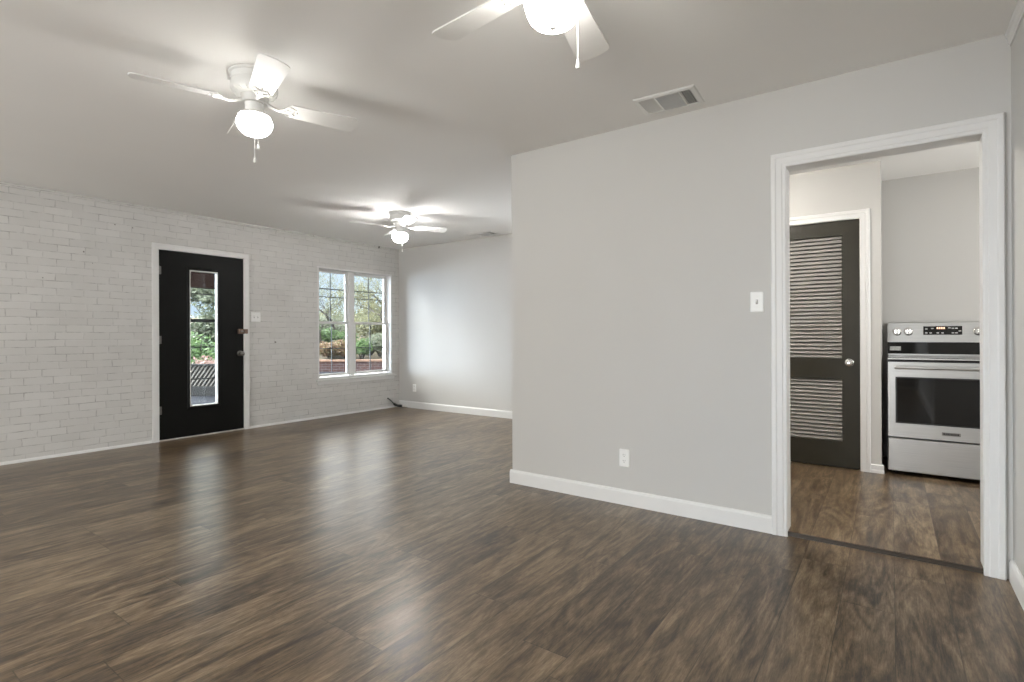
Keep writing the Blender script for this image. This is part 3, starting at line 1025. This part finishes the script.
# ------------------------------------------------------------------ ceiling registers
def make_vent(label, loc, sx, sy, rotz=0.0):
    """Three-way register, sx across (X), sy along (Y). Local z = 0 is the ceiling."""
    v = thing('ceiling_vent', label, 'air vent', loc, rotz, 'white ceiling vents')
    hx, hy = sx / 2, sy / 2
    b = 0.026
    bm = bmesh.new()
    frame_sweep(bm, -hx + b, hx - b, -hy + b, hy - b, [(0, -0.004), (0, 0.010), (b - 0.006, 0.007), (b, 0.002), (b, 0.0004), (b - 0.004, 0.0004)], lambda s, z, e: (s, z, -e))
    cuts = [hy - b, hy - 0.33 * sy, hy - 0.355 * sy, hy - 0.725 * sy, hy - 0.75 * sy, -hy + b]
    for y0, y1 in ((cuts[2], cuts[1]), (cuts[4], cuts[3])):
        box(bm, -hx + b, hx - b, y0, y1, -0.009, -0.0005)
    obj('frame', bm, M['white'], v)
    obj('duct_opening', boxbm(-hx + b - 0.002, hx - b + 0.002, -hy + b - 0.002, hy - b + 0.002, -0.0016, -0.0004), M['duct'], v)

    def slats(y0, y1, along_x, n, tilt, hw=0.0055):
        bm = bmesh.new()
        c, s = math.cos(tilt), math.sin(tilt)
        for k in range(n):
            q = (k + 0.5) / n
            ht = 0.0006
            pts = [(u * c - w * s, u * s + w * c - 0.0055) for u, w in ((-hw, -ht), (hw, -ht), (hw, ht), (-hw, ht))]
            if along_x:
                yc = y0 + (y1 - y0) * q
                prism(bm, [(yc + a_, z_) for a_, z_ in pts], -hx + b, hx - b, mp=lambda a_, b_, e: (e, a_, b_))
            else:
                xc = -hx + b + (2 * hx - 2 * b) * q
                prism(bm, [(xc + a_, z_) for a_, z_ in pts], y0, y1, mp=lambda a_, b_, e: (a_, e, b_))
        obj('louvers', bm, M['white'], v)
    k = max(1, round((cuts[0] - cuts[1]) / 0.011))
    slats(cuts[1], cuts[0], True, k, math.radians(-42))
    k = max(1, round((2 * hx - 2 * b) / 0.013))
    slats(cuts[3], cuts[2], False, k, math.radians(58))
    slats(cuts[5], cuts[4], True, 5, math.radians(35), 0.0036)
    return v


make_vent('white ceiling vent above the partition wall, near the kitchen doorway', (2.990, 1.030, H), 0.25, 0.342, math.radians(3))
make_vent('white ceiling vent close to the far wall, seen almost edge-on', (5.46, 4.37, H), 0.22, 0.42)


# ------------------------------------------------------------------ switches and outlets (local: X across the wall, -Y out of it)
def rounded(w, h, r, n=4):
    pts = []
    for cx, cy, a0 in ((w - r, h - r, 0), (-w + r, h - r, 90), (-w + r, -h + r, 180), (w - r, -h + r, 270)):
        for k in range(n + 1):
            a = math.radians(a0 + 90 * k / n)
            pts.append((cx + r * math.cos(a), cy + r * math.sin(a)))
    return pts


MO = lambda a, b, e: (a, -e, b)


def plate(parent, w, h):
    bm = bmesh.new()
    o = rounded(w / 2, h / 2, 0.006)
    i = [(x * (1 - 0.010 / w), z * (1 - 0.010 / h)) for x, z in o]
    a = [bm.verts.new(MO(x, z, 0.0004)) for x, z in o]
    b = [bm.verts.new(MO(x, z, 0.003)) for x, z in o]
    c = [bm.verts.new(MO(x, z, 0.0065)) for x, z in i]
    n = len(o)
    for p, q in ((a, b), (b, c)):
        for k in range(n):
            bm.faces.new((p[k], p[(k + 1) % n], q[(k + 1) % n], q[k]))
    bm.faces.new(c)
    bm.faces.new(a[::-1])
    return obj('plate', bm, M['plastic'], parent)


def screw(parent, x, z):
    bm = bmesh.new()
    lathe(bm, [(0, -0.0080), (0.0022, -0.0078), (0.0032, -0.0066), (0.0032, -0.006)], (x, 0, z), 12, 'y')
    obj('screw', bm, M['plastic'], parent, True)


def make_switch(label, loc, rotz, gangs):
    s = thing('light_switch', label, 'light switch', loc, rotz)
    w = 0.070 if gangs == 1 else 0.116
    plate(s, w, 0.115)
    for g in range(gangs):
        x = 0 if gangs == 1 else (-0.023 + 0.046 * g)
        bm = bmesh.new()
        prism(bm, [(x - 0.006, -0.013), (x + 0.006, -0.013), (x + 0.006, 0.013), (x - 0.006, 0.013)], 0.006, 0.0068, mp=MO)
        obj('toggle_slot', bm, M['toggle'], s)
        bm = bmesh.new()
        prism(bm, [(-0.0068, -0.004), (-0.0190, 0.004), (-0.0195, 0.010), (-0.0068, 0.006)], x - 0.004, x + 0.004, mp=lambda a, b, e: (e, a, b))
        tag(obj('toggle', bm, M['plastic'], s), None)
        screw(s, x, 0.030)
        screw(s, x, -0.030)
    return s


def make_outlet(label, loc, rotz, adapters=False):
    s = thing('wall_outlet', label, 'outlet', loc, rotz)
    plate(s, 0.070, 0.115)
    for z in (0.0195, -0.0195):
        bm = bmesh.new()
        pts = [(x, zz + z) for x, zz in rounded(0.0165, 0.0140, 0.009)]
        prism(bm, pts, 0.0062, 0.0075, mp=MO)
        face = obj('socket', bm, M['plastic'], s)
        bm = bmesh.new()
        for sx_, hh in ((-0.0062, 0.0042), (0.0062, 0.0034)):
            prism(bm, [(sx_ - 0.0011, z + 0.003 - hh), (sx_ + 0.0011, z + 0.003 - hh), (sx_ + 0.0011, z + 0.003 + hh), (sx_ - 0.0011, z + 0.003 + hh)], 0.0073, 0.0078, mp=MO)
        prism(bm, [(x * 0.55, zz * 0.55 + z - 0.0075) for x, zz in rounded(0.0042, 0.0042, 0.004)], 0.0073, 0.0078, mp=MO)
        obj('slots', bm, M['slot'], face)
    screw(s, 0, 0)
    return s


make_switch('white single toggle switch on the partition wall beside the kitchen doorway', (XP, 0.609, 1.281), -PI / 2, 1)
make_switch('white double toggle switch on the brick wall beside the black door', (3.389, YB, 1.332), 0, 2)
make_outlet('white outlet low on the partition wall', (XP, 1.406, 0.301), -PI / 2)
make_outlet('small white outlet low on the far wall near the garden window corner', (XK, 5.884, 0.305), -PI / 2)

# ------------------------------------------------------------------ loose cable in the far corner
cb = thing('coaxial_cable', 'loose dark cable with pale plug poking out of the brick in the far corner', 'cable', (5.52, YB, 0.0))
bm = bmesh.new()
tube(bm, [(-0.085, 0.02, 0.150), (-0.082, -0.012, 0.148), (-0.065, -0.035, 0.125), (-0.035, -0.050, 0.090), (-0.01, -0.060, 0.060), (0.020, -0.065, 0.042), (0.055, -0.075, 0.028), (0.085, -0.092, 0.022)], 0.009, 8)
obj('cord', bm, M['cable_black'], cb, True)
bm = bmesh.new()
tube(bm, [(-0.015, -0.060, 0.066), (0.012, -0.064, 0.046), (0.040, -0.070, 0.034)], [0.015, 0.021, 0.018], 12)
obj('connector', bm, M['cable_black'], cb, True)
bm = bmesh.new()
tube(bm, [(0.045, -0.072, 0.030), (0.080, -0.092, 0.025), (0.098, -0.125, 0.022)], [0.017, 0.020, 0.016], 12)
obj('connector', bm, M['cable_black'], cb, True)
bm = bmesh.new()
tube(bm, [(0.099, -0.130, 0.022), (0.104, -0.165, 0.022), (0.106, -0.205, 0.020)], [0.013, 0.018, 0.013], 12)
tag(obj('plug', bm, M['cable_white'], cb, True), 'white plug')

# ------------------------------------------------------------------ kitchen range (local: X into the wall, Y to the left, origin under its front left corner)
SX, SY, SW = 5.0, 0.022, 0.757
rg = thing('kitchen_range', 'stainless steel electric range standing in the kitchen recess', 'oven', (SX, SY, KZ))
S = lambda z: z - KZ
D = XK - 0.012 - SX
bm = bmesh.new()
box(bm, 0.045, D, -SW, 0, 0.03, S(0.893))
for yy in (-0.05, -SW + 0.05):
    for xx in (0.10, D - 0.06):
        lathe(bm, [(0, 0.001), (0.018, 0.001), (0.018, 0.008), (0.010, 0.010), (0.010, 0.031), (0, 0.031)], (xx, yy, 0), 14)
obj('body', bm, M['black_plastic'], rg)
dr = obj('drawer', boxbm(0.0, 0.044, -SW + 0.004, -0.004, S(0.052), S(0.302), bev=0.005), M['steel'], rg)
# oven door
bm = bmesh.new()
panel(bm, -SW + 0.004, -0.004, S(0.314), S(0.884), 0.0, 0.040, [(-SW + 0.050, -0.050, S(0.418), S(0.772))], MPX)
od = obj('oven_door', bm, M['steel'], rg)
bm = boxbm(0.004, 0.012, -SW + 0.0505, -0.0505, S(0.4185), S(0.7715))
tag(obj('oven_window', bm, M['black_glass'], od), 'black glass oven window')
bm = bmesh.new()
frame_sweep(bm, -SW + 0.060, -0.060, S(0.428), S(0.762), [(0, 0.0), (0, 0.002), (0.0085, 0.002), (0.0085, 0.0)], lambda s, z, e: (0.004 - e, s, z))
obj('window_border', bm, M['black_plastic'], od)
bm = bmesh.new()
zh = S(0.845)
tube(bm, [(-0.048, -0.045, zh), (-0.050, -0.06, zh), (-0.050, -SW + 0.06, zh), (-0.048, -SW + 0.045, zh)], [0.010, 0.0125, 0.0125, 0.010], 14)
for yy in (-0.075, -SW + 0.075):
    box(bm, -0.045, -0.0003, yy - 0.012, yy + 0.012, zh - 0.010, zh + 0.008, bev=0.003)
obj('handle', bm, M['steel'], od, True)
# small name plate with unreadable raised lettering
bm = boxbm(-0.0022, -0.0002, -SW / 2 - 0.053, -SW / 2 + 0.053, S(0.350), S(0.374), bev=0.0006)
np_ = obj('name_plate', bm, M['nickel'], od)
bm = bmesh.new()
yy = -SW / 2 + 0.045
for wch in (0.009, 0.007, 0.008, 0.006, 0.009, 0.007, 0.008, 0.009):
    box(bm, -0.0030, -0.0021, yy - wch, yy, S(0.356), S(0.368))
    yy -= wch + 0.0035
obj('lettering', bm, M['slot'], np_)
# vent strip between cooktop and door
obj('vent_strip', boxbm(0.012, 0.044, -SW + 0.002, -0.002, S(0.8845), S(0.894)), M['black_plastic'], rg)
bm = bmesh.new()
box(bm, -0.002, D - 0.092, -SW, 0, S(0.8945), S(0.914), bev=0.003)
ct = obj('cooktop', bm, M['black_glass'], rg)
for xx, yy, rr in ((0.17, -0.19, 0.10), (0.17, -0.56, 0.08), (0.42, -0.19, 0.08), (0.42, -0.56, 0.10)):
    bm = bmesh.new()
    tube(bm, [(xx + rr * math.cos(2 * PI * k / 40), yy + rr * math.sin(2 * PI * k / 40), S(0.9142)) for k in range(41)], 0.0008, 4, cap=False)
    obj('burner_ring', bm, M['toggle'], ct)
obj('cooktop_trim', boxbm(-0.006, -0.0021, -SW, 0, S(0.9035), S(0.914), bev=0.001), M['steel'], rg)
obj('backguard_trim', boxbm(D - 0.097, D - 0.0865, -SW + 0.001, -0.001, S(0.9145), S(0.931), bev=0.002), M['steel'], rg)
# backguard: black lower strip, steel control panel leaning back a little
BX = D - 0.090
bm = boxbm(BX + 0.004, D, -SW + 0.001, -0.001, S(0.9145), S(1.028))
bg_ = obj('backguard', bm, M['black_glass'], rg)
obj('sticker', boxbm(BX + 0.0028, BX + 0.0038, -0.092, -0.016, S(0.958), S(0.992)), M['sticker'], bg_)
bm = bmesh.new()
prism(bm, [(BX - 0.012, S(1.0285)), (D, S(1.0285)), (D, S(1.196)), (BX + 0.012, S(1.196)), (BX + 0.002, S(1.188))], -SW, 0, mp=lambda a, b, e: (a, e, b))
cp = obj('control_panel', bm, M['steel'], rg)
tilt = 0.014 / 0.16
fx = lambda z: BX - 0.012 + (z - 1.0285) * tilt      # face of the panel at height z


def on_panel(y, z, e):
    return (fx(z) - e, y, S(z))


bm = bmesh.new()
prism(bm, [(y, z) for y, z in ((-0.490, 1.090), (-0.242, 1.090), (-0.242, 1.160), (-0.490, 1.160))], 0.0002, 0.003, mp=on_panel)
dp = obj('display', bm, M['black_glass'], cp)
bm = bmesh.new()
for k in range(4):
    y = -0.334 - k * 0.014
    prism(bm, [(y - 0.005, 1.137), (y + 0.005, 1.137), (y + 0.005, 1.152), (y - 0.005, 1.152)], 0.003, 0.0034, mp=on_panel)
obj('clock_segments', bm, M['clock'], dp)
for y, z in [(-0.285, 1.105), (-0.285, 1.138), (-0.318, 1.105), (-0.330, 1.142), (-0.455, 1.145), (-0.480, 1.105), (-0.480, 1.142), (-0.505, 1.105), (-0.505, 1.142), (-0.530, 1.120), (-0.370, 1.105), (-0.405, 1.105)]:
    y = -0.366 + (y + 0.405) * 0.87
    bm = bmesh.new()
    prism(bm, [(y - 0.008, z - 0.004), (y + 0.008, z - 0.004), (y + 0.008, z + 0.004), (y - 0.008, z + 0.004)], 0.003, 0.0033, mp=on_panel)
    obj('key_icon', bm, M['icon'], dp)
for y in (-0.066, -0.143, -0.588, -0.668):
    z = 1.118
    bm = bmesh.new()
    c = on_panel(y, z, 0)
    lathe(bm, [(0, -0.0002), (0.034, -0.0002), (0.034, -0.004), (0.027, -0.006), (0.025, -0.024), (0.022, -0.028), (0, -0.028)], c, 24, 'x')
    box(bm, c[0] - 0.036, c[0] - 0.0275, y - 0.005, y + 0.005, c[2] - 0.022, c[2] + 0.022, bev=0.002)
    obj('knob', bm, M['chrome'], cp, True)

# flush dome lamp on the kitchen ceiling, out of the picture behind the doorway head
kl = thing('ceiling_light', 'round flush dome light on the kitchen ceiling', 'ceiling light', (4.05, 1.05, H))
bm = bmesh.new()
lathe(bm, [(0, -0.0004), (0.165, -0.0004), (0.168, -0.010), (0.160, -0.022), (0, -0.022)], seg=40)
obj('lamp_base', bm, M['white'], kl, True)
bm = bmesh.new()
lathe(bm, [(0.155, -0.0225), (0.152, -0.040), (0.130, -0.066), (0.090, -0.084), (0.045, -0.093), (0, -0.095)], seg=40)
obj('lamp_shade', bm, mat_emit('lit_kitchen_dome', (1.0, 0.96, 0.90, 1), 120.0), kl, True)

# ------------------------------------------------------------------ outside
GZ = -0.12
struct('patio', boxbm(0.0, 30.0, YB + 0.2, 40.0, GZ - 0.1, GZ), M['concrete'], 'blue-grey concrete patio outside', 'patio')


def at(px, fw, z=0.0):
    r = (px - 512) / F_PX * fw
    return Vector((fw * _f.x + r * _r.x, fw * _f.y + r * _r.y, z))


# porch beam and rafters, left open so sky light reaches the door glass
pr = thing('porch_frame', 'red-brown porch beam at the top of the front door glass', 'porch', (0.6, YB + 0.2, 2.40), kind='structure')
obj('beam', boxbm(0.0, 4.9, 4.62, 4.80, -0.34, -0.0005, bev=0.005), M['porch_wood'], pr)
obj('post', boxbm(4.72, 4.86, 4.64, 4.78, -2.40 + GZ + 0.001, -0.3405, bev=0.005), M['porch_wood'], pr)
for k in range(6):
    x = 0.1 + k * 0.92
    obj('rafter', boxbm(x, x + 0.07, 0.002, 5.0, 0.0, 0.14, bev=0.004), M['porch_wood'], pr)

# slatted porch railing
p0, p1 = at(178, 10.9), at(232, 10.9)
dv = (p1 - p0)
rl = thing('porch_railing', 'pale slanted slats of the low railing behind the door glass', 'railing', (p0.x, p0.y, GZ), math.atan2(dv.y, dv.x))
Lr = dv.length
obj('bottom_rail', boxbm(0, Lr, -0.04, 0.04, 0.001, 0.19, bev=0.005), M['dark_wood'], rl)
obj('backing', boxbm(0, Lr, 0.03, 0.045, 0.1905, 0.62), M['dark_wood'], rl)
obj('top_rail', boxbm(0, Lr, -0.04, 0.05, 0.6205, 0.655, bev=0.004), M['dark_wood'], rl)
k = 0
x = -0.30
while x < Lr - 0.03:
    a0, a1 = max(0.0, x), x + 0.30
    if a1 > 0.06:
        bm = bmesh.new()
        zz0 = 0.191 + (a0 - x) / 0.30 * 0.429
        a1c = min(a1, Lr - 0.04)
        zz1 = 0.191 + (a1c - x) / 0.30 * 0.429
        prism(bm, [(a0, zz0), (a0 + 0.036, zz0), (a1c + 0.036, zz1), (a1c, zz1)], 0.0, 0.029, mp=lambda a, b, e: (a, e, b))
        obj('slat', bm, M['rail_wood'], rl)
    x += 0.085

# low brick garden wall, and the planted bank behind it
q0, q1 = at(262, 18.0), at(470, 18.0)
dq = q1 - q0
gw = thing('garden_wall', 'low red brick garden wall across the patio, seen through the window', 'garden wall', (q0.x, q0.y, GZ), math.atan2(dq.y, dq.x), kind='structure')
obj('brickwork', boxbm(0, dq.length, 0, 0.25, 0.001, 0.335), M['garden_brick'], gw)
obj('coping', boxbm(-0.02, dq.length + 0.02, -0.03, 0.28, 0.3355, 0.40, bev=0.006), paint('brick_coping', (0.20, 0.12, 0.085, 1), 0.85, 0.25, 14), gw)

bank = bmesh.new()
NX, NY = 26, 14
rnd = random.Random(5)
grid = []
for j in range(NY):
    rowv = []
    fw = 18.45 + j * 1.5
    for i in range(NX):
        px = 120 + i * 16
        z = GZ + 0.33 + 0.115 * (j * 1.5) + rnd.uniform(-0.08, 0.08) * (1 if j else 0)
        rowv.append(bank.verts.new(at(px, fw, z)))
    grid.append(rowv)
for j in range(NY - 1):
    for i in range(NX - 1):
        bank.faces.new((grid[j][i], grid[j][i + 1], grid[j + 1][i + 1], grid[j + 1][i]))
struct('hill', bank, M['soil'], 'leaf-strewn bank rising behind the garden wall', 'bank', smooth=True)


def leaves(bm, rnd, centre, rad, n, size, shell=0.35):
    c = Vector(centre)
    for _ in range(n):
        v = Vector((rnd.gauss(0, 1), rnd.gauss(0, 1), rnd.gauss(0, 1)))
        v.normalize()
        q = rnd.uniform(shell, 1.0)
        p = c + Vector((v.x * rad[0] * q, v.y * rad[1] * q, v.z * rad[2] * q))
        a = Vector((rnd.gauss(0, 1), rnd.gauss(0, 1), rnd.gauss(0, 0.6)))
        a.normalize()
        b = a.orthogonal().normalized()
        s = size * rnd.uniform(0.6, 1.3)
        pts = [p - a * s, p + b * s * 0.42, p + a * s, p - b * s * 0.42]
        bm.faces.new([bm.verts.new(x) for x in pts])


def shrub(label, px, fw, z, rad, n, size, mat, seed, stems=5):
    r = random.Random(seed)
    base = at(px, fw, z)
    s = thing('shrub', label, 'shrub', base, 0, 'shrubs on the garden bank')
    bm = bmesh.new()
    for _ in range(7):
        off = Vector((r.uniform(-0.5, 0.5) * rad[0], r.uniform(-0.5, 0.5) * rad[1], rad[2] * r.uniform(0.55, 1.2)))
        leaves(bm, r, off, (rad[0] * 0.65, rad[1] * 0.65, rad[2] * 0.6), n // 7, size)
    o = obj('foliage', bm, mat, s)
    bm = bmesh.new()
    for _ in range(stems):
        t = Vector((r.uniform(-0.6, 0.6) * rad[0], r.uniform(-0.6, 0.6) * rad[1], rad[2] * r.uniform(0.8, 1.5)))
        tube(bm, [(0, 0, -0.1), t * 0.5 + Vector((0, 0, 0.05)), t], [0.03, 0.02, 0.006], 6)
    obj('stems', bm, M['bark'], s)
    return s


def tree(label, px, fw, z, h, mat, seed, nleaf, size, spread=0.5, trunk=0.11, lean=0.0, depth=4):
    r = random.Random(seed)
    base = at(px, fw, z)
    t = thing('tree', label, 'tree', base, 0, 'garden trees beyond the wall')
    bb, tb, lb = bmesh.new(), bmesh.new(), bmesh.new()
    tips = []

    def grow(p, d, L, rad, lev, target):
        pts, rads = [p.copy()], [rad]
        n = 4
        for i in range(n):
            d = (d + Vector((r.gauss(0, 0.13), r.gauss(0, 0.13), r.gauss(0.03, 0.08)))).normalized()
            p = p + d * (L / n)
            pts.append(p.copy())
            rads.append(rad * (1 - 0.45 * (i + 1) / n))
        tube(target, pts, rads, 7 if lev < 2 else 4)
        if lev >= depth:
            tips.append((pts[-1], L))
            return
        kids = 3 if lev < 3 else 4
        for k in range(kids):
            q = pts[r.choice([2, 3, 4])] if k else pts[-1]
            a = r.uniform(0, 2 * PI)
            side = d.orthogonal().normalized()
            side.rotate(Matrix.Rotation(a, 3, d))
            nd = (d * (1 - spread * 0.6) + side * r.uniform(0.5, 1.0) * spread * 1.4).normalized()
            grow(q, nd, L * r.uniform(0.62, 0.82), rads[-1] * (0.9 if k == 0 else 0.7), lev + 1, bb)
            tips.append((q, L * 0.5))
    d0 = (Vector((0, 0, 1)) + _r * lean).normalized()
    grow(Vector((0, 0, -0.15)), d0, h * 0.36, trunk, 0, tb)
    obj('trunk', tb, M['bark'], t, True)
    obj('branches', bb, M['bark'], t)
    if nleaf:
        per = max(1, nleaf // len(tips))
        for p, L in tips:
            leaves(lb, r, p, (L * 0.45, L * 0.45, L * 0.4), per, size, 0.1)
        obj('leaves', lb, mat, t)
    return t


tree('bare twiggy tree filling the left half of the garden window', 322, 19.6, 0.38, 3.7, M['leaf_grey'], 11, 600, 0.03, 0.62, 0.07, 0.05, 6)
tree('bare tree with thin upright stems close to the bar between the two window halves', 341, 21.0, 0.53, 4.2, M['leaf_grey'], 12, 800, 0.03, 0.55, 0.075, 0.05, 6)
tree('dark leaning tree with arching limbs in the right half of the garden window', 366, 20.0, 0.38, 3.7, M['leaf_olive'], 23, 500, 0.035, 0.66, 0.12, 0.45, 6)
tree('bare twiggy tree at the right edge of the garden window', 390, 22.0, 0.63, 4.2, M['leaf_grey'], 27, 900, 0.035, 0.6, 0.075, -0.1, 6)
tree('yellow-green feathery tree behind the arching one, at the right of the window', 382, 26.0, 0.83, 3.0, M['leaf_olive'], 31, 6000, 0.05, 0.6, 0.07, -0.05, 5)
tree('slim olive tree behind the bar between the two window halves', 350, 27.0, 0.93, 3.2, M['leaf_olive'], 41, 5000, 0.05, 0.55, 0.07, 0.05, 5)
tree('grey-green tree seen through the top of the front door glass', 205, 16, 0.3, 3.2, M['leaf_grey'], 53, 9000, 0.06, 0.6, 0.08, 0.0, 5)

shrub('bright green bush at the left of the garden window', 323, 20.4, 0.55, (1.0, 0.8, 0.52), 3600, 0.075, M['leaf_green'], 3)
shrub('second bright green bush, nearer the middle of the left half of the window', 340, 20.9, 0.55, (0.8, 0.7, 0.45), 2600, 0.075, M['leaf_green'], 13)
shrub('rusty brown bush below the bright green one, left half of the window', 329, 19.2, 0.33, (0.85, 0.55, 0.36), 2300, 0.06, M['leaf_brown'], 4)
shrub('small rusty bush just above the brick garden wall beside the window bar', 345, 19.1, 0.31, (0.7, 0.45, 0.40), 1900, 0.06, M['leaf_brown'], 14)
shrub('small yellow-green bush just above the brick garden wall, right half of the window', 362, 19.0, 0.31, (0.62, 0.4, 0.42), 2000, 0.06, M['leaf_green'], 5)
shrub('grey-green bush at the far right of the garden window', 380, 19.6, 0.38, (0.75, 0.5, 0.48), 2200, 0.055, M['leaf_grey'], 6)
shrub('pale olive bush above the grey-green one, right half of the window', 374, 22.5, 0.73, (1.7, 0.9, 0.9), 4800, 0.06, M['leaf_olive'], 7)
shrub('dark grey-green bush behind the bright green ones, left half of the window', 328, 23.5, 0.78, (1.5, 0.9, 0.75), 3600, 0.06, M['leaf_grey'], 17)
shrub('broad olive bush far back, left of the window bar', 338, 28.0, 1.13, (2.6, 1.0, 1.0), 5200, 0.07, M['leaf_olive'], 18)
shrub('broad grey-green bush far back, right of the window bar', 374, 29.0, 1.13, (2.8, 1.0, 1.0), 5200, 0.07, M['leaf_grey'], 19)
shrub('green bush seen through the middle of the front door glass', 199, 13.2, GZ, (1.1, 0.8, 0.80), 3600, 0.07, M['leaf_green'], 8)
shrub('tall grey-green bush behind the green one in the front door glass', 206, 15.0, 0.1, (1.5, 0.8, 1.15), 5200, 0.07, M['leaf_grey'], 20)
shrub('pink flowering bush at the right of the front door glass', 215, 11.9, GZ, (0.42, 0.4, 0.46), 1300, 0.055, M['flower_pink'], 9)
